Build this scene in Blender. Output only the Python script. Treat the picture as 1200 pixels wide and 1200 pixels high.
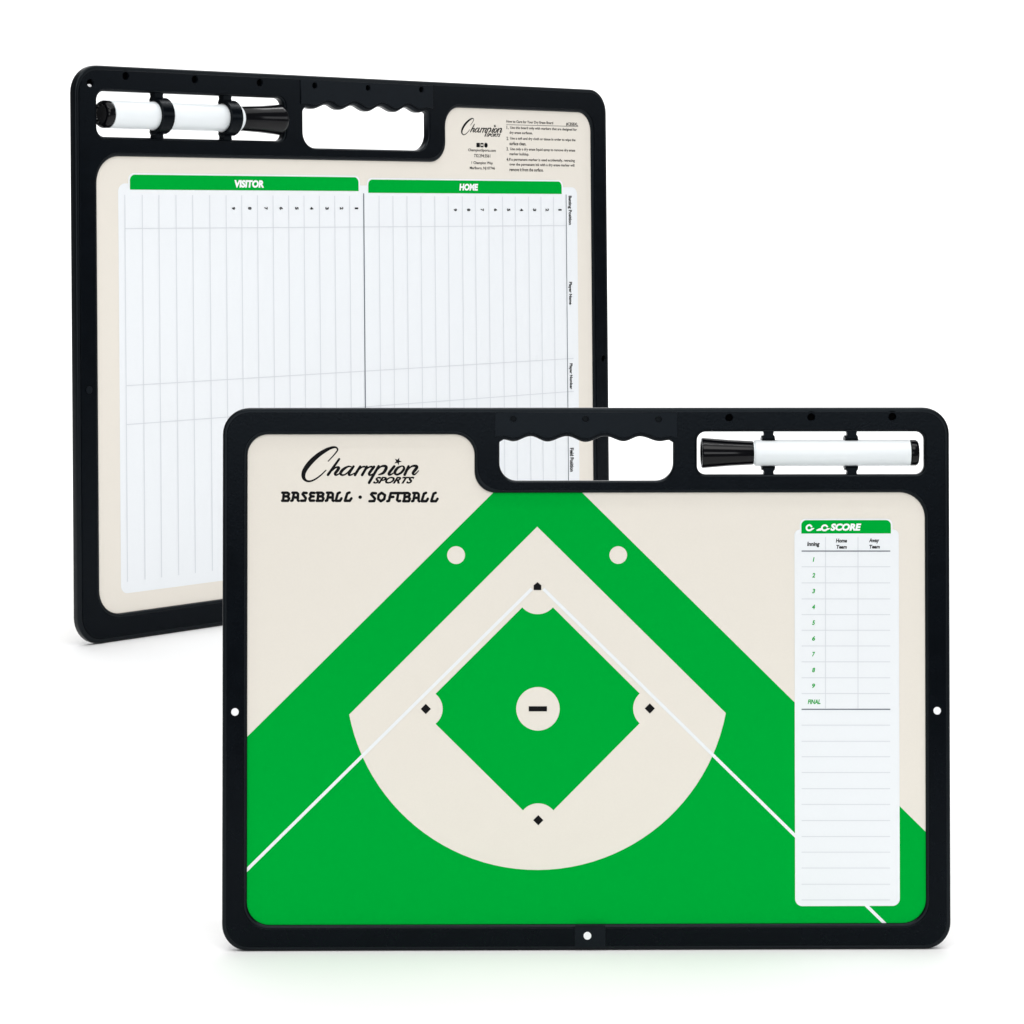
import bpy, bmesh, math, random
from mathutils import Vector, Matrix
random.seed(4)
for o in list(bpy.data.objects): bpy.data.objects.remove(o)
scene = bpy.context.scene
COL = scene.collection

# ------------------------------------------------------------------ camera
cam_data = bpy.data.cameras.new('camera'); cam = bpy.data.objects.new('camera', cam_data); COL.objects.link(cam)
cam.location = (0, 0, 0.46478); cam.rotation_euler = (math.radians(90), 0, 0)      # level, just above the boards
cam_data.sensor_width = 36; cam_data.sensor_fit = 'HORIZONTAL'; cam_data.lens = 36 * 2970 / 1200
cam_data.shift_y = -(600 - 244.443) / 1200; cam_data.clip_start = 0.01; cam_data.clip_end = 60
scene.camera = cam
scene.render.resolution_x = 1024; scene.render.resolution_y = 1024

# ------------------------------------------------------------------ light: a white studio sweep under soft boxes and added fill lamps
world = bpy.data.worlds.new('World'); scene.world = world; world.use_nodes = True
bg = world.node_tree.nodes['Background']; bg.inputs[0].default_value = (0.94, 0.97, 1, 1); bg.inputs[1].default_value = 0.2
def softbox(name, loc, target, sx, sy, power, color=(1, 1, 1)):
    l = bpy.data.lights.new(name, 'AREA'); l.shape = 'RECTANGLE'; l.size = sx; l.size_y = sy; l.energy = power; l.color = color
    o = bpy.data.objects.new(name, l); COL.objects.link(o); o.location = loc
    o.rotation_euler = (Vector(target) - Vector(loc)).to_track_quat('-Z', 'Y').to_euler()
    return o
softbox('overhead_softbox', (0.1, 2.3, 2.9), (0.1, 2.3, 0), 4.0, 4.0, 75)
softbox('added_edge_strip', (0.1, 1.2, 2.6), (0.1, 2.0, 0.3), 3.2, 0.05, 15)  # unseen strip added for highlight lines along the frame edges
softbox('key_softbox', (0.15, 0.35, 1.7), (0.1, 1.7, 0.2), 2.0, 0.8, 20, (1, 0.985, 0.965))
softbox('added_front_fill', (0, -2.4, 0.62), (0, 1.6, 0.3), 3.0, 0.9, 32, (0.97, 0.985, 1))  # added behind the camera so the front board's top bar catches a highlight
softbox('added_side_fill', (3.8, 2.7, 1.35), (0, 2.9, 0.55), 1.8, 1.0, 12, (0.97, 0.985, 1))  # added out of view for a highlight on the rear board's top bar
softbox('backdrop_softbox', (0, 4.6, 3.6), (0, 7.4, 0.9), 5.0, 1.2, 190)
vs = scene.view_settings
vs.view_transform = 'Standard'; vs.look = 'None'; vs.exposure = 0.0; vs.gamma = 1.0; vs.use_curve_mapping = False

# ------------------------------------------------------------------ materials
def material(name, color, rough=0.5, spec=0.5, vary=0.0, scale=200.0, bump=0.0, bump_scale=900.0, coat=0.0):
    m = bpy.data.materials.new(name); m.use_nodes = True; nt = m.node_tree; b = nt.nodes['Principled BSDF']
    b.inputs['Base Color'].default_value = (*color, 1); b.inputs['Roughness'].default_value = rough
    b.inputs['Specular IOR Level'].default_value = spec; b.inputs['Coat Weight'].default_value = coat
    if vary or bump:
        tc = nt.nodes.new('ShaderNodeTexCoord')
    if vary:
        n = nt.nodes.new('ShaderNodeTexNoise'); n.inputs['Scale'].default_value = scale; n.inputs['Detail'].default_value = 6
        nt.links.new(tc.outputs['Object'], n.inputs['Vector'])
        r = nt.nodes.new('ShaderNodeMapRange'); r.inputs['To Min'].default_value = 1 - vary; r.inputs['To Max'].default_value = 1 + vary
        nt.links.new(n.outputs['Fac'], r.inputs['Value'])
        x = nt.nodes.new('ShaderNodeMix'); x.data_type = 'RGBA'; x.blend_type = 'MULTIPLY'; x.inputs[0].default_value = 1
        x.inputs[6].default_value = (*color, 1); nt.links.new(r.outputs[0], x.inputs[7]); nt.links.new(x.outputs[2], b.inputs['Base Color'])
        r2 = nt.nodes.new('ShaderNodeMapRange'); r2.inputs['To Min'].default_value = rough - 0.06; r2.inputs['To Max'].default_value = rough + 0.06
        nt.links.new(n.outputs['Fac'], r2.inputs['Value']); nt.links.new(r2.outputs[0], b.inputs['Roughness'])
    if bump:
        n2 = nt.nodes.new('ShaderNodeTexNoise'); n2.inputs['Scale'].default_value = bump_scale; n2.inputs['Detail'].default_value = 3
        nt.links.new(tc.outputs['Object'], n2.inputs['Vector'])
        bp = nt.nodes.new('ShaderNodeBump'); bp.inputs['Strength'].default_value = bump; bp.inputs['Distance'].default_value = 0.0004
        nt.links.new(n2.outputs['Fac'], bp.inputs['Height']); nt.links.new(bp.outputs[0], b.inputs['Normal'])
    return m
M = dict(
    plastic=material('black_plastic', (0.001, 0.0018, 0.0032), 0.24, 0.085, 0.35, 60, 0.12, 700),
    rim=material('smooth_black_plastic', (0.001, 0.0016, 0.0026), 0.3, 0.2, 0.25, 60),
    insert=material('black_grip_plastic', (0.0034, 0.0048, 0.007), 0.34, 0.12, 0.3, 60, 0.15, 700),
    pit=material('dark_screw', (0.0008, 0.0008, 0.001), 0.6, 0.02),
    gloss=material('glossy_black_plastic', (0.0015, 0.0015, 0.0025), 0.13, 0.22),
    cream=material('cream_board', (0.785, 0.74, 0.668), 0.5, 0.1, 0.02, 900),
    green=material('green_print', (0.0, 0.37, 0.038), 0.55, 0.0, 0.03, 700),
    white=material('white_print', (0.83, 0.855, 0.88), 0.45, 0.1, 0.012, 600),
    ink=material('black_print', (0.004, 0.004, 0.005), 0.6, 0.1),
    rule=material('pale_grey_rule', (0.675, 0.7, 0.735), 0.6, 0.1),
    dark_rule=material('slate_rule', (0.1, 0.12, 0.15), 0.6, 0.1),
    pin=material('white_pin', (0.9, 0.9, 0.92), 0.4, 0.3),
    barrel=material('white_marker_plastic', (0.84, 0.88, 0.9), 0.3, 0.4),
    floor=material('white_paper_sweep', (0.9, 0.9, 0.9), 0.7, 0.1),
)

for n in ('plastic', 'insert', 'rim'): M[n].node_tree.nodes['Principled BSDF'].inputs['Specular Tint'].default_value = (0.78, 0.9, 1, 1)

# ------------------------------------------------------------------ helpers
def tag(o, label=None, cat=None, group=None, kind=None):
    if label: o['label'] = label
    if cat: o['category'] = cat
    if group: o['group'] = group
    if kind: o['kind'] = kind
    return o
def link(name, mesh, mat, parent=None):
    if not mesh.materials: mesh.materials.append(M[mat])
    o = bpy.data.objects.new(name, mesh); COL.objects.link(o); o.parent = parent
    return o
def rounded(poly, n=10):
    """polygon [(x, y, radius)] with filleted corners"""
    out = []
    for i, (x, y, r) in enumerate(poly):
        a = Vector(poly[i - 1][:2]); p = Vector((x, y)); b = Vector(poly[(i + 1) % len(poly)][:2])
        if r <= 0: out.append((x, y)); continue
        d1 = (a - p).normalized(); d2 = (b - p).normalized()
        ang = d1.angle(d2); t = r / math.tan(ang / 2); c = p + (d1 + d2).normalized() * (r / math.sin(ang / 2))
        s, e = p + d1 * t - c, p + d2 * t - c
        a0 = math.atan2(s.y, s.x); a1 = math.atan2(e.y, e.x)
        while a1 - a0 > math.pi: a1 -= 2 * math.pi
        while a1 - a0 < -math.pi: a1 += 2 * math.pi
        out += [(c.x + r * math.cos(a0 + (a1 - a0) * k / n), c.y + r * math.sin(a0 + (a1 - a0) * k / n)) for k in range(n + 1)]
    return out
def rect(x0, y0, x1, y1, r=0): return rounded([(x0, y0, r), (x1, y0, r), (x1, y1, r), (x0, y1, r)])
def circle(x, y, r, n=24): return [(x + r * math.cos(2 * math.pi * k / n), y + r * math.sin(2 * math.pi * k / n)) for k in range(n)]
def place(mesh, sc, depth):
    """flat drawing (x, y, z towards the viewer) in mm -> board space in metres"""
    for v in mesh.vertices:
        x, y, z = v.co
        v.co = (x * sc, (depth - z) * sc, y * sc)
    mesh.update()
    return mesh
def shape(loops, thick=0.0, bevel=0.0, res=3):
    """filled outline with holes, optionally extruded and with rounded edges; the outline is the outer edge"""
    c = bpy.data.curves.new('outline', 'CURVE'); c.dimensions = '2D'; c.fill_mode = 'BOTH'
    for lp in loops:
        s = c.splines.new('POLY'); s.points.add(len(lp) - 1)
        for p, q in zip(s.points, lp): p.co = (q[0], q[1], 0, 1)
        s.use_cyclic_u = True
    if thick:
        c.extrude = thick / 2 - bevel
        if bevel: c.bevel_depth = bevel; c.bevel_resolution = res; c.offset = -bevel
    o = bpy.data.objects.new('outline', c); me = bpy.data.meshes.new_from_object(o)
    bpy.data.objects.remove(o); bpy.data.curves.remove(c); me.materials.clear()
    if thick:
        bm = bmesh.new(); bm.from_mesh(me); bmesh.ops.remove_doubles(bm, verts=bm.verts, dist=1e-4); bm.to_mesh(me); bm.free()
    for p in me.polygons: p.use_smooth = bool(bevel) and abs(p.normal.z) < 0.98
    return me
LAYER = 0.06
def merged(meshes):
    bm = bmesh.new()
    for m in meshes: bm.from_mesh(m)
    out = bpy.data.meshes.new('print'); bm.to_mesh(out); bm.free()
    for m in meshes: bpy.data.meshes.remove(m)
    return out
def text_shape(body, box, bold=0.0, shear=0.0, turn=0, z=0.0):
    c = bpy.data.curves.new('lettering', 'FONT'); c.body = body; c.size = 1; c.offset = bold; c.shear = shear; c.resolution_u = 3
    o = bpy.data.objects.new('lettering', c); me = bpy.data.meshes.new_from_object(o)
    bpy.data.objects.remove(o); bpy.data.curves.remove(c); me.materials.clear()
    if turn:
        for v in me.vertices: v.co = (v.co.y, -v.co.x, 0)          # reads from top to bottom
    xs = [v.co.x for v in me.vertices]; ys = [v.co.y for v in me.vertices]
    x0, x1, y0, y1 = min(xs), max(xs), min(ys), max(ys); a, b, c_, d = box
    if body == '1':                                              # a narrow figure keeps its proportions
        if turn: b, d = (b + d) / 2 - (d - b) * 0.3, (b + d) / 2 + (d - b) * 0.3
        else: a, c_ = (a + c_) / 2 - (c_ - a) * 0.3, (a + c_) / 2 + (c_ - a) * 0.3
    for v in me.vertices:
        v.co = (a + (v.co.x - x0) / (x1 - x0) * (c_ - a), b + (v.co.y - y0) / (y1 - y0) * (d - b), z)
    return me
def ribbon(pts, z=0.0, smooth=True):
    """pen stroke [((x, y), width)] with round ends"""
    if smooth and len(pts) > 2:
        fine = []
        for i in range(len(pts) - 1):
            p = [pts[max(i - 1, 0)], pts[i], pts[i + 1], pts[min(i + 2, len(pts) - 1)]]
            for k in range(6):
                t = k / 6
                f = lambda a, b, c, d: 0.5 * (2 * b + (c - a) * t + (2 * a - 5 * b + 4 * c - d) * t * t + (3 * b - a - 3 * c + d) * t ** 3)
                fine.append(((f(*[q[0][0] for q in p]), f(*[q[0][1] for q in p])), max(0.05, f(*[q[1] for q in p]))))
        fine.append(pts[-1]); pts = fine
    vs, fs = [], []
    for i, ((x, y), w) in enumerate(pts):
        a = pts[max(i - 1, 0)][0]; b = pts[min(i + 1, len(pts) - 1)][0]
        dx, dy = b[0] - a[0], b[1] - a[1]; l = math.hypot(dx, dy) or 1
        nx, ny = -dy / l * w / 2, dx / l * w / 2
        vs += [(x + nx, y + ny, z), (x - nx, y - ny, z)]
        if i: fs.append((2 * i - 2, 2 * i - 1, 2 * i + 1, 2 * i))
    for e, ((x, y), w) in enumerate((pts[0], pts[-1])):
        n0 = len(vs); vs += [(x + w / 2 * math.cos(k * math.pi / 5), y + w / 2 * math.sin(k * math.pi / 5), z + 0.0012 + 0.0006 * e) for k in range(10)]
        fs.append(tuple(range(n0, n0 + 10)))
    me = bpy.data.meshes.new('stroke'); me.from_pydata(vs, [], fs); return me
def bar_mesh(a, b, w, z=0.0):
    return ribbon([(a, w), (b, w)], z, False)
def line_mesh(a, b, w, z=0.0):
    (x0, y0), (x1, y1) = a, b; l = math.hypot(x1 - x0, y1 - y0); nx, ny = -(y1 - y0) / l * w / 2, (x1 - x0) / l * w / 2
    me = bpy.data.meshes.new('line'); me.from_pydata([(x0 + nx, y0 + ny, z), (x0 - nx, y0 - ny, z), (x1 - nx, y1 - ny, z), (x1 + nx, y1 + ny, z)], [], [(0, 1, 2, 3)])
    return me
def lathe(profile, seg=40, closed_ends=True):
    """profile [(x along axis, radius)] -> mesh around the x axis"""
    vs, fs = [], []
    for x, r in profile:
        vs += [(x, r * math.cos(2 * math.pi * k / seg), r * math.sin(2 * math.pi * k / seg)) for k in range(seg)]
    for i in range(len(profile) - 1):
        for k in range(seg):
            a, b = i * seg + k, i * seg + (k + 1) % seg
            fs.append((a, a + seg, b + seg, b))
    fs.append(tuple(range(seg))); fs.append(tuple(reversed(range((len(profile) - 1) * seg, len(profile) * seg))))
    me = bpy.data.meshes.new('lathe'); me.from_pydata(vs, [], fs)
    bm = bmesh.new(); bm.from_mesh(me); bmesh.ops.recalc_face_normals(bm, faces=bm.faces); bm.to_mesh(me); bm.free()
    for p in me.polygons: p.use_smooth = len(p.vertices) == 4
    me.set_sharp_from_angle(angle=math.radians(38))
    return me

# ------------------------------------------------------------------ measured drawing, millimetres on the board face
DATA = {'size': (457.0, 339.35),
 'opening': [(-212.9, 16.15, 14), (213.0, 16.15, 15), (213.0, 286.03, 16), (-70.47, 286.03, 13.5), (-70.47, 322.8, 13), (-212.9, 322.8, 13)],
 'slot': (69.56, 297.44, 212.71, 324.29),
 'wave': [(-52.24, 319.44), (-46.02, 318.36), (-35.08, 321.56), (-24.62, 318.18), (-12.28, 321.54), (-0.64, 317.89), (11.6, 321.52), (23.35, 318.29), (33.6, 321.39),
          (46.05, 318.27), (52.12, 319.01)],
 'handle': (-54.71, 293.52, 54.47),
 'grip': (-57.6, 56.97, 336.58),
 'front_screws': [(89.74, 333.18), (141.45, 333.51), (192.49, 333.74)],
 'front_grip_screws': [(-46.07, 332.6), (-0.74, 332.56), (45.16, 332.26)],
 'back_screws': [(-192.25, 333.67), (-140.6, 333.51), (-89.79, 333.38)],
 'back_grip_screws': [(-45.48, 333.05), (-0.1, 333.12), (47.14, 333.53)],
 'back_hole': (-217.94, 328.62),
 'back_left_screw': (-220.56, 149.18),
 'back_right_hole': (222.69, 149.03),
 'rivets': [(-220.41, 149.45), (220.12, 149.34)],
 'bottom_rivet': (0.27, 9.39),
 'bottom_plate': (-7.65, 2.39, 11.62, 16.01),
 'clips': [114.69, 167.1],
 'marker': {'cap_end': 72.52, 'joint': 105.89, 'plug': 203.94, 'end': 209.33, 'v': 310.74},
 'field_outer': [(-59.21, 285.62), (-0.71, 284.11), (212.65, 73.49)],
 'field_left': (-212.25, 134.21),
 'dirt': [(-30.99, 264.81), (87.49, 147.73), (86.0, 140.97), (84.12, 134.3), (81.86, 127.75), (79.22, 121.35), (76.23, 115.1), (72.88, 109.04), (69.19, 103.18), (65.16, 97.54),
          (60.82, 92.15), (56.18, 87.01), (51.24, 82.15), (46.04, 77.57), (40.58, 73.31), (34.89, 69.37), (28.98, 65.75), (22.87, 62.49), (16.59, 59.58), (10.14, 57.04),
          (3.56, 54.87), (-3.13, 53.09), (-9.91, 51.69), (-16.76, 50.68), (-23.66, 50.07), (-30.59, 49.86), (-37.51, 50.04), (-44.41, 50.63), (-51.27, 51.61), (-58.06, 52.98),
          (-64.76, 54.74), (-71.34, 56.88), (-77.8, 59.39), (-84.09, 62.28), (-90.21, 65.52), (-96.14, 69.1), (-101.85, 73.03), (-107.32, 77.27), (-112.54, 81.82), (-117.5, 86.66),
          (-122.16, 91.78), (-126.52, 97.16), (-130.57, 102.78), (-134.28, 108.63), (-137.66, 114.68), (-140.68, 120.91), (-143.34, 127.31), (-145.62, 133.84), (-147.53, 140.5),
          (-149.05, 147.26)],
 'grass': [(-40.45, 214.15), (-39.34, 213.06), (-38.11, 212.12), (-36.78, 211.32), (-35.36, 210.69), (-33.88, 210.23), (-32.35, 209.95), (-30.8, 209.86), (-29.25, 209.95),
           (-27.72, 210.22), (-26.24, 210.68), (-24.82, 211.3), (-23.48, 212.09), (-22.25, 213.04), (-21.14, 214.12), (33.32, 160.08), (32.27, 159.01), (31.36, 157.82),
           (30.59, 156.53), (29.98, 155.16), (29.54, 153.73), (29.27, 152.26), (29.18, 150.76), (29.27, 149.26), (29.53, 147.79), (29.97, 146.35), (30.58, 144.98), (31.34, 143.69),
           (32.25, 142.5), (33.3, 141.43), (-20.93, 87.1), (-22.0, 88.22), (-23.2, 89.2), (-24.51, 90.03), (-25.91, 90.68), (-27.39, 91.16), (-28.91, 91.45), (-30.45, 91.55),
           (-32.0, 91.46), (-33.52, 91.18), (-35.0, 90.71), (-36.41, 90.06), (-37.72, 89.24), (-38.93, 88.27), (-40.0, 87.15), (-94.88, 141.38), (-93.75, 142.42), (-92.76, 143.59),
           (-91.92, 144.87), (-91.26, 146.26), (-90.78, 147.71), (-90.49, 149.22), (-90.39, 150.75), (-90.49, 152.28), (-90.78, 153.79), (-91.26, 155.25), (-91.93, 156.63),
           (-92.76, 157.92), (-93.76, 159.09), (-94.89, 160.12)],
 'mound': (-30.6, 150.64, 13.67),
 'dots': [(-82.0, 247.01, 5.63), (19.93, 246.91, 5.57)],
 'rubber': (-36.39, 149.05, -24.92, 152.23),
 'home': [(-33.26, 225.05), (-28.48, 225.04), (-28.48, 228.04), (-30.84, 229.97), (-33.26, 228.05)],
 'bases': [(-100.99, 150.68), (39.69, 150.71), (-30.41, 80.99)],
 'foul': [((-34.44, 225.8), (-214.25, 49.24)), ((-27.14, 225.79), (189.12, 13.89))],
 'card': (130.83, 26.86, 196.64, 262.8, 4.5),
 'header': (135.2, 260.25, 191.65, 268.65),
 'hl': [((135.34, 249.27), (191.22, 249.19), 1), ((135.32, 239.41), (191.19, 239.33), 0), ((135.29, 229.29), (191.16, 229.2), 0), ((135.27, 219.22), (191.14, 219.13), 0),
        ((135.25, 209.42), (191.11, 209.33), 0), ((135.23, 199.57), (191.08, 199.47), 0), ((135.21, 189.72), (191.06, 189.62), 0), ((135.19, 179.77), (191.03, 179.67), 0),
        ((135.17, 169.77), (191.0, 169.66), 0), ((135.14, 159.93), (190.97, 159.81), 0), ((135.12, 150.03), (190.95, 149.92), 1), ((135.1, 140.09), (190.92, 139.97), 0),
        ((135.08, 129.99), (190.89, 129.87), 0), ((135.06, 120.32), (190.86, 120.19), 0), ((135.04, 110.48), (190.84, 110.36), 0), ((135.02, 100.34), (190.81, 100.2), 0),
        ((134.99, 90.51), (190.78, 90.37), 0), ((134.97, 80.42), (190.75, 80.28), 0), ((134.95, 70.44), (190.73, 70.29), 0), ((134.93, 60.62), (190.7, 60.47), 0),
        ((134.91, 50.69), (190.67, 50.54), 0), ((134.89, 40.56), (190.64, 40.4), 0), ((134.87, 30.74), (190.62, 30.58), 0)],
 'vl': [((150.47, 258.04), (150.22, 150.54)), ((170.91, 258.01), (170.63, 150.5))],
 'card_text': [('Inning', 138.84, 251.62, 146.75, 255.09), ('Home', 156.97, 254.54, 163.96, 257.05), ('Team', 157.23, 250.68, 163.85, 253.03),
               ('Away', 177.84, 253.98, 184.25, 257.19), ('Team', 177.99, 250.76, 184.67, 253.11)],
 'card_numbers': [('1', 141.94, 242.51, 143.88, 245.4), ('2', 141.91, 232.6, 143.85, 235.49), ('3', 141.89, 222.69, 143.83, 225.58), ('4', 141.87, 212.78, 143.81, 215.67),
                  ('5', 141.85, 202.88, 143.79, 205.77), ('6', 141.82, 192.98, 143.77, 195.86), ('7', 141.8, 183.08, 143.74, 185.96), ('8', 141.78, 173.18, 143.72, 176.06),
                  ('9', 141.76, 163.28, 143.7, 166.17), ('FINAL', 139.0, 153.29, 147.06, 156.16)],
 'score_word': [('SCORE', 153.52, 261.96, 172.99, 266.57)],
 'score_strokes': [[((141.61, 264.6), 1.1), ((140.54, 265.61), 1.1), ((139.1, 265.11), 1.1), ((138.47, 263.86), 1.1), ((139.09, 262.48), 1.1), ((140.73, 262.35), 1.1),
                    ((141.86, 263.1), 1.1)],
                   [((151.52, 264.59), 1.1), ((150.4, 265.47), 1.1), ((148.89, 265.1), 1.1), ((148.13, 263.85), 1.1), ((148.76, 262.47), 1.1), ((150.39, 262.34), 1.1),
                    ((151.64, 263.09), 1.1)],
                   [((141.98, 263.1), 1.2), ((143.11, 263.48), 0.5)], [((145.12, 262.35), 0.9), ((147.25, 262.85), 1.6), ((147.25, 262.22), 0.6)],
                   [((151.9, 263.09), 1.2), ((153.03, 263.34), 0.5)]],
 'sport_strokes': [[((-190.16, 286.26), 1.68), ((-190.7, 281.22), 1.68)],
                   [((-191.17, 286.27), 1.68), ((-187.98, 286.26), 1.68), ((-186.93, 285.51), 1.68), ((-187.52, 284.12), 1.68), ((-189.8, 283.89), 1.68)],
                   [((-187.98, 284.0), 1.68), ((-186.84, 282.72), 1.68), ((-187.61, 281.22), 1.68), ((-191.25, 281.22), 1.68)],
                   [((-183.76, 286.26), 1.68), ((-184.73, 281.45), 1.68), ((-185.54, 281.22), 1.68)],
                   [((-184.78, 286.26), 1.68), ((-182.11, 286.25), 1.68), ((-181.3, 285.5), 1.68), ((-181.43, 281.56), 1.68), ((-180.89, 281.15), 1.68)],
                   [((-184.33, 283.3), 1.68), ((-181.43, 283.3), 1.68)],
                   [((-175.9, 286.07), 1.68), ((-177.79, 286.25), 1.68), ((-178.44, 285.38), 1.68), ((-176.38, 282.83), 1.68), ((-176.86, 281.32), 1.68),
                    ((-179.33, 281.21), 1.68)],
                   [((-170.99, 286.07), 1.68), ((-173.05, 286.24), 1.68), ((-173.74, 285.26), 1.68), ((-172.98, 283.98), 1.68), ((-171.5, 283.92), 1.68)],
                   [((-172.98, 283.87), 1.68), ((-174.15, 282.59), 1.68), ((-173.67, 281.26), 1.68), ((-171.26, 281.31), 1.68)],
                   [((-168.5, 286.24), 1.68), ((-169.02, 281.2), 1.68)],
                   [((-169.47, 286.24), 1.68), ((-166.38, 286.24), 1.68), ((-165.36, 285.48), 1.68), ((-165.93, 284.09), 1.68), ((-168.14, 283.86), 1.68)],
                   [((-166.38, 283.98), 1.68), ((-165.27, 282.7), 1.68), ((-166.02, 281.19), 1.68), ((-169.55, 281.2), 1.68)],
                   [((-161.99, 286.23), 1.68), ((-163.01, 281.42), 1.68), ((-163.84, 281.19), 1.68)],
                   [((-163.06, 286.23), 1.68), ((-160.27, 286.23), 1.68), ((-159.44, 285.47), 1.68), ((-159.57, 281.53), 1.68), ((-159.02, 281.13), 1.68)],
                   [((-162.59, 283.27), 1.68), ((-159.57, 283.27), 1.68)],
                   [((-155.05, 286.34), 1.68), ((-156.3, 285.82), 1.68), ((-157.62, 281.18), 1.68), ((-154.92, 281.18), 1.68), ((-154.01, 282.68), 1.68)],
                   [((-148.95, 286.33), 1.68), ((-150.36, 285.81), 1.68), ((-151.85, 281.17), 1.68), ((-148.81, 281.17), 1.68), ((-147.77, 282.68), 1.68)],
                   [((-132.38, 285.83), 1.68), ((-134.63, 286.01), 1.68), ((-135.4, 285.13), 1.68), ((-132.95, 282.53), 1.68), ((-133.52, 280.99), 1.68),
                    ((-136.46, 280.88), 1.68)],
                   [((-128.82, 286.12), 1.68), ((-130.73, 284.77), 1.68), ((-130.95, 282.29), 1.68), ((-129.27, 280.87), 1.68), ((-127.13, 282.17), 1.68),
                    ((-126.68, 284.64), 1.68), ((-128.82, 286.12), 1.68)],
                   [((-125.25, 280.86), 1.68), ((-124.19, 281.1), 1.68), ((-123.04, 285.94), 1.68), ((-120.66, 285.93), 1.68)],
                   [((-123.84, 283.46), 1.68), ((-121.41, 283.57), 1.68)], [((-121.42, 285.94), 1.68), ((-115.54, 285.93), 1.68)],
                   [((-118.27, 285.93), 1.68), ((-119.11, 281.68), 1.68), ((-118.16, 280.86), 1.68), ((-117.21, 281.09), 1.68)],
                   [((-114.17, 285.99), 1.68), ((-114.69, 280.85), 1.68)],
                   [((-115.12, 285.99), 1.68), ((-112.1, 285.98), 1.68), ((-111.11, 285.21), 1.68), ((-111.67, 283.8), 1.68), ((-113.83, 283.57), 1.68)],
                   [((-112.1, 283.68), 1.68), ((-111.02, 282.38), 1.68), ((-111.76, 280.85), 1.68), ((-115.21, 280.85), 1.68)],
                   [((-107.91, 285.98), 1.68), ((-108.88, 281.08), 1.68), ((-109.67, 280.85), 1.68)],
                   [((-108.93, 285.98), 1.68), ((-106.28, 285.98), 1.68), ((-105.49, 285.21), 1.68), ((-105.62, 281.2), 1.68), ((-105.09, 280.78), 1.68)],
                   [((-108.48, 282.97), 1.68), ((-105.62, 282.97), 1.68)],
                   [((-100.88, 286.09), 1.68), ((-102.2, 285.56), 1.68), ((-103.61, 280.84), 1.68), ((-100.74, 280.84), 1.68), ((-99.77, 282.37), 1.68)],
                   [((-94.81, 286.08), 1.68), ((-96.16, 285.55), 1.68), ((-97.6, 280.83), 1.68), ((-94.67, 280.83), 1.68), ((-93.68, 282.36), 1.68)]],
 'sport_dot': (-142.27, 283.42, 1.13),
 'logo': [[((-162.39, 306.0), 0.63), ((-159.94, 308.58), 0.72), ((-157.35, 311.62), 0.87), ((-156.46, 313.4), 0.96), ((-157.8, 314.74), 1.16), ((-160.84, 314.3), 1.74),
           ((-165.3, 312.07), 2.41), ((-170.21, 308.51), 2.89), ((-174.58, 304.05), 3.09), ((-177.43, 299.68), 2.8), ((-177.88, 296.11), 2.32), ((-176.36, 293.97), 1.54),
           ((-173.99, 293.43), 1.16), ((-170.87, 294.5), 1.01), ((-167.3, 296.99), 0.87), ((-163.73, 300.33), 0.68)],
          [((-155.47, 307.33), 1.4), ((-158.95, 302.43), 1.59), ((-162.52, 297.43), 1.71)],
          [((-159.84, 300.11), 0.76), ((-157.7, 301.98), 1.01), ((-155.83, 301.98), 1.78), ((-156.27, 300.64), 1.9), ((-158.05, 298.23), 1.71), ((-157.25, 297.29), 1.14),
           ((-155.02, 298.41), 0.63)],
          [((-147.79, 302.41), 0.82), ((-149.89, 302.64), 1.14), ((-153.01, 300.77), 1.78), ((-154.66, 298.41), 1.78), ((-153.32, 297.24), 1.2), ((-150.77, 298.31), 0.95),
           ((-147.87, 301.43), 0.82)],
          [((-146.45, 302.68), 1.52), ((-149.3, 298.22), 1.71), ((-148.32, 297.28), 1.08), ((-145.42, 298.75), 0.63)],
          [((-142.29, 302.68), 1.52), ((-143.85, 300.18), 1.65), ((-145.55, 297.28), 1.65)], [((-144.08, 299.87), 0.7), ((-141.18, 302.23), 1.01), ((-139.39, 302.58), 1.14)],
          [((-138.14, 302.58), 1.52), ((-139.39, 300.17), 1.65), ((-141.08, 297.28), 1.65)], [((-139.61, 299.86), 0.7), ((-136.93, 302.13), 1.01), ((-134.92, 302.58), 1.27)],
          [((-133.58, 302.49), 1.65), ((-136.62, 298.3), 1.71), ((-135.72, 297.27), 1.08), ((-133.13, 298.74), 0.63)],
          [((-130.68, 302.84), 1.59), ((-133.58, 297.85), 1.71), ((-136.7, 292.41), 1.71)],
          [((-133.04, 298.96), 0.7), ((-129.56, 302.39), 1.01), ((-126.88, 302.93), 1.65), ((-125.9, 301.77), 2.03), ((-127.68, 298.73), 1.71), ((-130.67, 297.49), 0.76)],
          [((-120.85, 302.74), 1.65), ((-124.2, 298.37), 1.78), ((-123.21, 297.48), 1.14), ((-120.18, 299.39), 0.63)],
          [((-116.16, 302.92), 0.76), ((-118.93, 301.58), 1.65), ((-120.53, 298.99), 1.78), ((-119.28, 297.56), 1.27), ((-116.6, 298.72), 1.46), ((-114.73, 301.13), 1.59),
           ((-115.17, 302.65), 1.14), ((-116.51, 302.92), 0.76)],
          [((-111.91, 302.73), 1.65), ((-113.03, 300.28), 1.71), ((-114.37, 297.47), 1.71)],
          [((-113.38, 299.39), 0.7), ((-110.35, 302.46), 1.01), ((-107.67, 303.0), 1.65), ((-106.68, 302.01), 1.9), ((-109.09, 298.62), 1.78), ((-108.02, 297.64), 1.01),
           ((-105.52, 299.96), 0.51)]],
 'logo_star': (-118.64, 305.88, 2.47),
 'logo_sports': (-134.29, 291.87, -108.13, 296.23),
 'b_card': (-197.03, 27.29, 198.62, 270.06, 5.0),
 'b_headers': [(-188.49, 266.41, -6.72, 275.33), (1.63, 265.33, 182.97, 273.99)],
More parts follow.
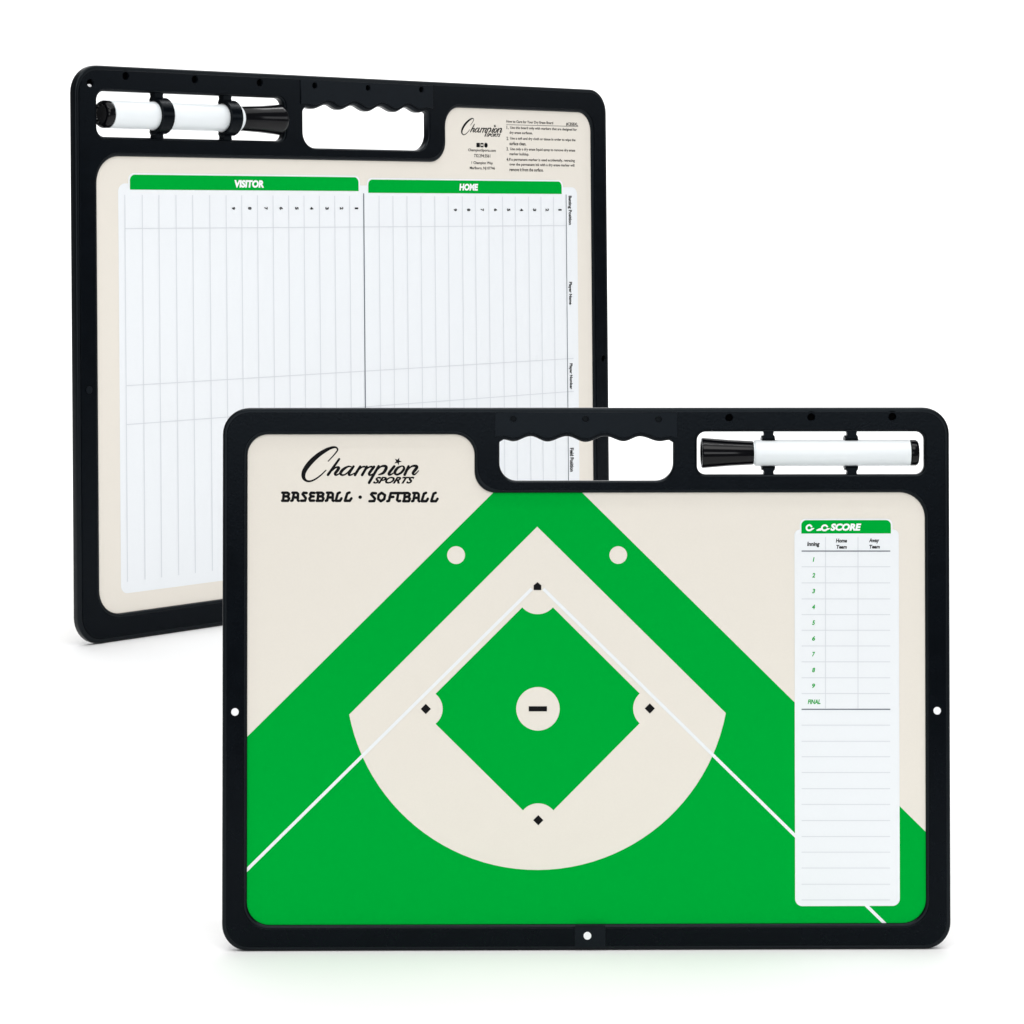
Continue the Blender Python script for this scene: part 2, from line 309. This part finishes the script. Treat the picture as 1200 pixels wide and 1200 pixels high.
 'b_vl': [-192.31, -179.47, -167.11, -154.29, -141.63, -128.5, -115.75, -103.45, -90.88, -78.36, -65.64, -52.99, -40.19, -27.24, -14.51, 11.0, 23.18, 35.71, 48.23, 60.8, 73.19,
          86.27, 98.44, 111.23, 124.49, 136.72, 149.84, 162.08, 174.69],
 'b_dark': [-2.41, 187.34],
 'b_v_range': (34.1, 263.33),
 'b_hl': [243.26, 150.15, 127.11],
 'b_h_range': (-192.44, 187.13, 193.53),
 'b_numbers': [('9', -111.4, 254.45, -108.71, 256.14), ('8', -98.44, 254.45, -95.72, 256.14), ('7', -85.6, 254.44, -82.85, 256.15), ('6', -73.17, 254.44, -70.39, 256.15),
               ('5', -60.46, 254.44, -57.64, 256.16), ('4', -48.1, 254.43, -45.25, 256.16), ('3', -35.24, 254.43, -32.36, 256.17), ('2', -22.96, 254.43, -20.06, 256.18),
               ('1', -10.19, 254.42, -7.25, 256.18), ('9', 78.16, 253.42, 81.17, 255.13), ('8', 90.66, 253.41, 93.7, 255.13), ('7', 103.36, 253.4, 106.44, 255.13),
               ('6', 116.12, 253.39, 119.23, 255.13), ('5', 128.61, 253.38, 131.75, 255.13), ('4', 141.3, 253.37, 144.48, 255.13), ('3', 154.05, 253.37, 157.25, 255.13),
               ('2', 166.58, 253.35, 169.82, 255.13), ('1', 179.42, 253.35, 182.69, 255.13)],
 'b_header_text': [('VISITOR', -109.1, 268.03, -85.66, 272.79), ('HOME', 83.58, 267.18, 101.2, 271.89)],
 'b_vtext': [('Batting Position', 188.95, 243.8, 192.94, 264.12), ('Player Name', 188.72, 187.95, 192.54, 203.78), ('Player Number', 188.61, 128.68, 192.43, 146.75),
             ('Field Position', 189.0, 71.07, 192.82, 87.64)],
 'b_logo': (85.79, 303.79, 124.9, 316.22),
 'b_text': [('ChampionSports.com', 92.24, 293.15, 118.56, 295.57), ('732.294.5561', 97.82, 289.72, 113.21, 292.02), ('1 Champion Way', 95.35, 284.6, 115.6, 287.03),
            ('Marlboro, NJ 07746', 93.71, 281.08, 117.6, 283.51), ('How to Care for Your Dry Erase Board', 128.93, 313.3, 175.1, 315.71),
            ('#CBSBXL', 188.06, 313.04, 200.12, 315.49), ('1.', 129.08, 309.44, 131.05, 311.82),
            ('Use this board only with markers that are designed for', 132.55, 309.17, 199.03, 311.58), ('dry erase surfaces.', 131.86, 305.78, 154.48, 308.18),
            ('2.', 128.99, 301.88, 130.96, 304.27), ('Use a soft and dry cloth or tissue in order to wipe the', 132.46, 301.84, 197.55, 304.27),
            ('surface clean.', 131.77, 298.52, 148.06, 300.93), ('3.', 128.91, 294.72, 130.87, 297.11),
            ('Use only a dry erase liquid spray to remove dry erase', 132.38, 294.51, 197.12, 296.93), ('marker buildup.', 131.68, 291.12, 150.83, 293.53),
            ('4.', 128.82, 287.56, 130.79, 289.95), ('If a permanent marker is used accidentally, retracing', 131.24, 287.35, 196.68, 289.78),
            ('over the permanent ink with a dry erase marker will', 131.59, 283.98, 196.29, 286.41), ('remove it from the surface.', 131.55, 280.69, 164.89, 283.09)],
 'b_rule': ((128.91, 312.45), (200.45, 312.85)),
 'b_icons': (100.08, 296.56, 110.85, 299.56),
 'pose': {'f': 2970.0,
          'yh': 244.44258,
          'H': 0.33935,
          'hc': 0.46478,
          'fx': 0.04693,
          'fyaw': 0.01043,
          'flean': 0.01725,
          'bx': -0.16563,
          'by': 2.98048,
          'byaw': 0.78913,
          'blean': 0.0119,
          's': 1.82157,
          'D': 1.58756,
          'il': 0.01568,
          'ir': 0.01545,
          'ib': 0.0161,
          'it': 0.01607,
          'it2': 0.05342}}
BW, BH = DATA['size']; T = 6.0; RECESS = 1.6

# ------------------------------------------------------------------ the white surface the boards stand on
vs, fs = [], []
prof = [(0.95, 0.0), (3.0, 0.0), (5.6, 0.0)] + [(5.6 + 1.6 * math.sin(math.radians(a)), 1.6 - 1.6 * math.cos(math.radians(a))) for a in range(6, 91, 6)] + [(7.2, 4.2)]
for y, z in prof: vs += [(-4.5, y, z), (4.5, y, z)]
for i in range(len(prof) - 1): fs.append((2 * i, 2 * i + 1, 2 * i + 3, 2 * i + 2))
me = bpy.data.meshes.new('floor'); me.from_pydata(vs, [], fs)
for p in me.polygons: p.use_smooth = True
tag(link('floor', me, 'floor'), 'seamless white paper floor curving up into a white backdrop', 'floor', kind='structure')

# ------------------------------------------------------------------ board: frame, panel, grip, clips
def mirror_pts(pts, mir): return [(-p[0],) + tuple(p[1:]) for p in pts][::-1] if mir else list(pts)
def wave_line(pts, dv=0.0):
    out = []
    for (x0, y0), (x1, y1) in zip(pts, pts[1:]):
        for k in range(8):
            t = k / 8; out.append((x0 + (x1 - x0) * t, y0 + (y1 - y0) * (1 - math.cos(math.pi * t)) / 2 + dv))
    out.append((pts[-1][0], pts[-1][1] + dv)); return out
def make_board(sc, mir, loc, yaw, lean):
    root = bpy.data.objects.new('coaching_board', None); COL.objects.link(root); root.empty_display_size = 0.05
    root.location = (loc[0], loc[1], T * math.sin(lean) * sc); root.rotation_euler = (-lean, 0, yaw)
    m = lambda pts: mirror_pts(pts, mir)
    put = lambda name, mesh, mat, depth, parent=root: link(name, place(mesh, sc, depth), mat, parent)
    opening = rounded(m(DATA['opening']))
    x0, y0, x1, y1 = DATA['slot']; slot = rounded(m([(x0, y0, 5.5), (x1, y0, 5.5), (x1, y1, 5.5), (x0, y1, 5.5)]))
    hx0, hy0, hx1 = DATA['handle']; wave = wave_line(DATA['wave'])
    low = rounded([(hx0, wave[0][1] - 1.5, 0), (hx0, hy0, 11), (hx1, hy0, 11), (hx1, wave[-1][1] - 1.5, 0)], 12)
    hole = m(low + wave[::-1])
    screws = DATA['back_screws'] if mir else DATA['front_screws']
    gscrews = DATA['back_grip_screws'] if mir else DATA['front_grip_screws']
    others = [DATA['back_hole'], DATA['back_right_hole']] if mir else []
    outer = rect(-BW / 2, 0, BW / 2, BH, 16.5)
    pits = [circle(p[0], p[1], 2.3, 20) for p in list(screws) + list(gscrews) + others]
    frame = put('frame', shape([outer, opening, slot, hole] + pits, T, 1.5, 4), 'rim', T / 2)
    # outer rim: a slightly lower step round the edge is the frame's own moulded lip
    lip = put('rim', shape([rect(-BW / 2 + 2.6, 2.6, BW / 2 - 2.6, BH - 2.6, 14.2),
                            rounded(m([(x + (-1.9 if i in (0, 5) else 1.9), y + (-1.9 if i < 2 else 1.9), r + 1.2) for i, (x, y, r) in enumerate(DATA['opening'])])),
                            rounded(m([(x0 - 1.2, y0 - 1.2, 6.5), (x1 + 1.2, y0 - 1.2, 6.5), (x1 + 1.2, y1 + 1.2, 6.5), (x0 - 1.2, y1 + 1.2, 6.5)])),
                            m([(p[0] * 1.012, p[1] - 0.8) for p in low] + [(p[0] * 1.012, p[1] + 1.0) for p in wave[::-1]])] + pits, 1.0, 0.4, 3), 'plastic', -0.05, frame)
    lip.name = 'raised_face'
    for p in list(screws):
        put('screw', shape([circle(p[0], p[1], 2.6, 20)], 1.0), 'pit', 2.6)
    for p in others:
        put('peg_hole', shape([circle(p[0], p[1], 2.6, 20)], 1.0), 'pit', 3.6)
    # grip insert over the handle
    gx0, gx1, gy1 = DATA['grip']
    gw = [(gx0, wave[0][1] + 2.0)] + [(p[0], p[1] + 2.6) for p in wave] + [(gx1, wave[-1][1] + 2.0)]
    grip_outline = m([(gx0, gy1)] + gw + [(gx1, gy1)])
    gp = [circle(p[0], p[1], 2.0, 20) for p in gscrews]
    grip = put('grip', shape([grip_outline] + gp, 0.9, 0.3, 2), 'insert', -0.8)
    for p in gscrews:
        put('grip_screw', shape([circle(p[0], p[1], 2.6, 20)], 1.0), 'plastic', 2.0)
        s = shape([circle(p[0] - 0.3, p[1] - 0.6, 0.9, 12)], 0.3); put('screw_slot', s, 'insert', 1.8, grip)
    # printed panel
    big = rounded(m([(x + (-2 if i in (0, 5) else 2), y + (-2 if i < 2 else 2), r + 1) for i, (x, y, r) in enumerate(DATA['opening'])]))
    panel = put('panel', shape([big], T - 2 * RECESS), 'cream', T / 2)
    # marker clips: a C band behind the marker plus tabs to the slot edges
    mv = DATA['marker']['v']
    side = -1 if mir else 1                                    # the band goes round the marker on the board's rear
    for cu in DATA['clips']:
        cu = -cu if mir else cu
        vs, fs = [], []; n = 22; hw = 4.1
        for k in range(n + 1):
            a = math.radians(-112 + 224 * k / n); tip = min(1, (112 - abs(-112 + 224 * k / n)) / 22)
            for r in (8.75, 8.75 + 0.6 + 1.7 * tip):
                for dx in (-hw, hw):
                    vs.append((cu + dx, T / 2 + side * (1.6 + r * math.cos(a)), mv + r * math.sin(a)))
        for k in range(n):
            b = 4 * k
            for q in ((0, 1, 5, 4), (3, 2, 6, 7), (0, 4, 6, 2), (1, 3, 7, 5)): fs.append(tuple(b + i for i in q))
        fs += [(0, 2, 3, 1), (4 * n, 4 * n + 1, 4 * n + 3, 4 * n + 2)]
        for s_, edge in ((1, DATA['slot'][3]), (-1, DATA['slot'][1])):
            z0 = mv + s_ * 9.2; z1 = edge + s_ * 0.8; b = len(vs)
            for z, w in ((z0, 4.0), ((z0 + z1) / 2, 2.9), (z1, 3.4)):
                for dx, dy in ((-w, -2.4), (w, -2.4), (w, 2.4), (-w, 2.4)): vs.append((cu + dx, T / 2 + dy, z))
            for j in (0, 4):
                for q in range(4): fs.append((b + j + q, b + j + (q + 1) % 4, b + j + 4 + (q + 1) % 4, b + j + 4 + q))
            fs.append((b, b + 1, b + 2, b + 3)); fs.append((b + 8, b + 9, b + 10, b + 11))
        me = bpy.data.meshes.new('marker_clip'); me.from_pydata([tuple(c * sc for c in v) for v in vs], [], fs)
        bm = bmesh.new(); bm.from_mesh(me); bmesh.ops.recalc_face_normals(bm, faces=bm.faces); bm.to_mesh(me); bm.free()
        for p in me.polygons: p.use_smooth = True
        me.set_sharp_from_angle(angle=math.radians(40))
        link('marker_clip', me, 'plastic', root)
    ply = lambda name, mesh, mat, layer: link(name, place(mesh, sc, RECESS - LAYER * layer), mat, panel)
    return root, put, ply
def make_marker(sc, mir, loc, yaw, lean):
    root = bpy.data.objects.new('dry_erase_marker', None); COL.objects.link(root); root.empty_display_size = 0.02
    k = DATA['marker']; sgn = -1 if mir else 1
    bx = Matrix.Rotation(yaw, 4, 'Z') @ Matrix.Rotation(-lean, 4, 'X')
    o = Vector((sgn * k['end'], T / 2 + (-1.6 if mir else 1.6), k['v'])) * sc      # held a little towards the rear
    root.location = Vector((loc[0], loc[1], T * math.sin(lean) * sc)) + bx @ o; root.rotation_euler = (-lean, 0, yaw)
    L = lambda x: (x - k['end']) * sgn
    def part(name, prof, mat):
        me = lathe([(L(x) * sc, r * sc) for x, r in prof]); return link(name, me, mat, root)
    j, e, c, p = k['joint'], k['end'], k['cap_end'], k['plug']
    part('barrel', [(j - 2.6, 6.2), (j - 2.4, 7.0), (j + 0.2, 7.0), (j + 0.3, 8.0), (j + 1.0, 8.35), (p - 0.4, 8.35), (p, 8.2)], 'barrel')
    part('cap', [(j - 0.6, 6.0), (j - 0.7, 7.3), (j - 1.4, 7.55), (j - 16, 8.3), (c + 2.5, 9.5), (c + 0.8, 9.6), (c + 0.15, 9.2), (c, 8.6), (c + 0.02, 7.6), (c + 1.4, 7.2), (c + 1.4, 1.0)], 'gloss')
    part('end_plug', [(p - 0.3, 6.0), (p, 7.6), (p + 0.5, 7.6), (p + 0.8, 8.25), (e - 1.6, 8.25), (e - 0.3, 7.5), (e, 6.8), (e, 5.8), (e - 1.0, 5.2), (e - 1.4, 1.0)], 'gloss')
    return root

def frame_marker_pair(sc, mir, loc, yaw, lean):
    return make_board(sc, mir, loc, yaw, lean), make_marker(sc, mir, loc, yaw, lean)
PO = DATA['pose']
(front, put, ply), mk = frame_marker_pair(1 / 1000, False, (PO['fx'], PO['D']), PO['fyaw'], PO['flean'])
tag(front, 'black framed board with a green and cream baseball field, standing upright in front', 'coaching board', 'black framed coaching boards')
tag(mk, 'white marker with its black cap at left, in the slot of the baseball field board', 'marker', 'markers held in the board slots')

# ---- front board: pins, bottom plate
for p in DATA['rivets']: put('pin', shape([circle(p[0], p[1], 2.4, 20)], 0.8, 0.25, 2), 'pin', -0.75)
b = DATA['bottom_plate']; r = DATA['bottom_rivet']
put('bottom_plate', shape([rect(*b, 0.8)], 0.5, 0.2, 2), 'insert', -0.8)
put('pin', shape([circle(r[0], r[1], 2.45, 20)], 0.5, 0.2, 2), 'pin', -1.1)

# ---- front board: the printed field
fo = DATA['field_outer']; fl = DATA['field_left']; LX = -BW / 2 + 14.2; RX = BW / 2 - 14.2; BY = 14.8
def extend(a, b, x=None, y=None):
    t = (x - a[0]) / (b[0] - a[0]) if x is not None else (y - a[1]) / (b[1] - a[1])
    return (a[0] + t * (b[0] - a[0]), a[1] + t * (b[1] - a[1]))
TY = DATA['opening'][2][1] + 1.5
outline = [extend(fo[0], fl, y=TY), extend(fo[1], fo[2], y=TY), extend(fo[1], fo[2], x=RX), (RX, BY), (LX, BY), extend(fo[0], fl, x=LX)]
dots = [circle(*d, 32) for d in DATA['dots']]
ply('green_field', shape([outline, DATA['dirt']] + dots), 'green', 1)
ply('infield_grass', shape([DATA['grass'], circle(*DATA['mound'], 48)]), 'green', 1)
for a, b in DATA['foul']: ply('foul_line', line_mesh(a, b, 2.0), 'white', 2)
ply('home_plate', shape([DATA['home']]), 'ink', 3)
for x, y in DATA['bases']: ply('base', shape([[(x - 3.2, y), (x, y - 3.2), (x + 3.2, y), (x, y + 3.2)]]), 'ink', 2)
ply('pitchers_plate', shape([rect(*DATA['rubber'])]), 'ink', 2)
# ---- front board: score card
x0, y0, x1, y1, r = DATA['card']; h0, h1, h2, h3 = DATA['header']
ply('score_card', shape([rounded([(x0, y0, r), (x1, y0, r), (x1, y1, 3.6), (h2 + 1.0, y1, 0), (h2 + 1.0, h3 + 0.9, 3.8), (h0 - 1.0, h3 + 0.9, 3.8), (h0 - 1.0, y1, 0), (x0, y1, 3.6)])]), 'white', 3)
tabbar = lambda a, b, c, d, rr: rounded([(a, b, 0), (c, b, 0), (c, d, rr), (a, d, rr)])
ply('card_header', shape([tabbar(h0, h1, h2, h3, 3.2)]), 'green', 4)
for a, b, dk in DATA['hl']:
    if not dk: ply('ruled_line', line_mesh(a, b, 0.5), 'rule', 4)
for a, b in DATA['vl']: ply('ruled_line', line_mesh(a, b, 0.5, 0.02), 'rule', 4)
for a, b, dk in DATA['hl']:
    if dk: ply('heavy_line', line_mesh(a, b, 0.62), 'dark_rule', 5)
for t, a, b, c, d in DATA['card_text']: ply('column_title', text_shape(t, (a, b, c, d), 0.04, 0.15), 'ink', 4)
for t, a, b, c, d in DATA['card_numbers']: ply('inning_number', text_shape(t, (a, b, c, d), 0.036, 0.2), 'green', 4)
ply('header_lettering', merged([text_shape(t, (a, b, c, d), 0.055, 0.2) for t, a, b, c, d in DATA['score_word']] + [ribbon(s, 0.005 * i) for i, s in enumerate(DATA['score_strokes'])]), 'pin', 5)
# ---- front board: logo and title
def star(x, y, r, tilt):
    return [(x + (r if k % 2 == 0 else r * 0.42) * math.cos(math.radians(tilt + 36 * k)), y + (r if k % 2 == 0 else r * 0.42) * math.sin(math.radians(tilt + 36 * k))) for k in range(10)]
def logo_mesh(fit=None):
    parts = [ribbon(s, 0.004 * i) for i, s in enumerate(DATA['logo'])]
    sx, sy, sr = DATA['logo_star']; parts.append(shape([star(sx, sy, sr, 68)]))
    parts.append(text_shape('SPORTS', DATA['logo_sports'], 0.045, 0.5))
    me = merged(parts)
    if fit:
        xs = [v.co.x for v in me.vertices]; ys = [v.co.y for v in me.vertices]; a, b, c, d = min(xs), min(ys), max(xs), max(ys)
        for v in me.vertices: v.co.x = fit[0] + (v.co.x - a) / (c - a) * (fit[2] - fit[0]); v.co.y = fit[1] + (v.co.y - b) / (d - b) * (fit[3] - fit[1])
    return me
ply('logo', logo_mesh(), 'ink', 1)
x, y, r = DATA['sport_dot']
ply('title_lettering', merged([bar_mesh(p[0], q[0], p[1], 0.003 * ((3 * i + j) % 11)) for i, s in enumerate(DATA['sport_strokes']) for j, (p, q) in enumerate(zip(s, s[1:]))] + [shape([circle(x, y, r * 1.0)])]), 'ink', 1)

# ------------------------------------------------------------------ rear board, turned round and standing at an angle
SB = PO['s'] / 1000
(back, put, ply), mk = frame_marker_pair(SB, True, (PO['bx'], PO['by']), PO['byaw'], PO['blean'])
tag(back, 'larger black framed board with white visitor and home line-up grids, angled behind the other', 'coaching board', 'black framed coaching boards')
tag(mk, 'white marker with its black cap at right, clipped into the angled line-up board', 'marker', 'markers held in the board slots')
p = DATA['back_left_screw']; put('screw', shape([circle(p[0], p[1], 2.2, 16)], 0.5, 0.2, 2), 'insert', -0.8)
p = DATA['back_hole']; put('pin', shape([[(p[0] + 1.7 * math.cos(t), p[1] - 1.6 + 1.1 * math.sin(t)) for t in [k * math.pi / 8 for k in range(16)]]], 0.6), 'pin', 1.0)
x0, y0, x1, y1, r = DATA['b_card']
ply('line_up_card', shape([rect(x0, y0, x1, y1, r)]), 'white', 1)
for a, b, c, d in DATA['b_headers']:
    ply('header_border', shape([tabbar(a - 1.2, b, c + 1.2, d + 1.0, 4.2)]), 'white', 2)
    ply('card_header', shape([tabbar(a, b, c, d, 3.6)]), 'green', 3)
v0, v1 = DATA['b_v_range']; u0, u1, u2 = DATA['b_h_range']
for u in DATA['b_vl']: ply('ruled_line', line_mesh((u, v0), (u, v1), 0.6), 'rule', 3)
for i, v in enumerate(DATA['b_hl']): ply('ruled_line', line_mesh((u0, v), (u1 if i == 0 else u2, v), 0.5, 0.02), 'rule', 3)
for u, w in zip(DATA['b_dark'], (0.8, 0.6)): ply('heavy_line', line_mesh((u, v0), (u, v1 + 1.6), w), 'dark_rule', 4)
for t, a, b, c, d in DATA['b_numbers']: ply('batting_number', text_shape(t, (a, b, c, d), 0.045, 0, 1), 'ink', 4)
for t, a, b, c, d in DATA['b_header_text']: ply('header_lettering', text_shape(t, (a, b, c, d), 0.055, 0.12), 'pin', 4)
for t, a, b, c, d in DATA['b_vtext']: ply('row_title', text_shape(t, (a, b, c, d), 0.03, 0, 1), 'ink', 4)
ply('logo', logo_mesh(DATA['b_logo']), 'ink', 1)
ply('care_instructions', merged([text_shape(t, (a, b, c, d), 0.022) for t, a, b, c, d in DATA['b_text']] + [line_mesh(*DATA['b_rule'], 0.3)]), 'ink', 1)
a, b, c, d = DATA['b_icons']; w = (c - a) / 3.2
ply('small_icons', merged([shape([rect(a, b, a + w, d, 0.5)]), shape([rect(a + 1.15 * w, b, a + 2.0 * w, d, 0.3), rect(a + 1.35 * w, b + 1, a + 1.8 * w, d - 1)]), shape([circle(c - w / 2, (b + d) / 2, w / 2)])]), 'ink', 1)
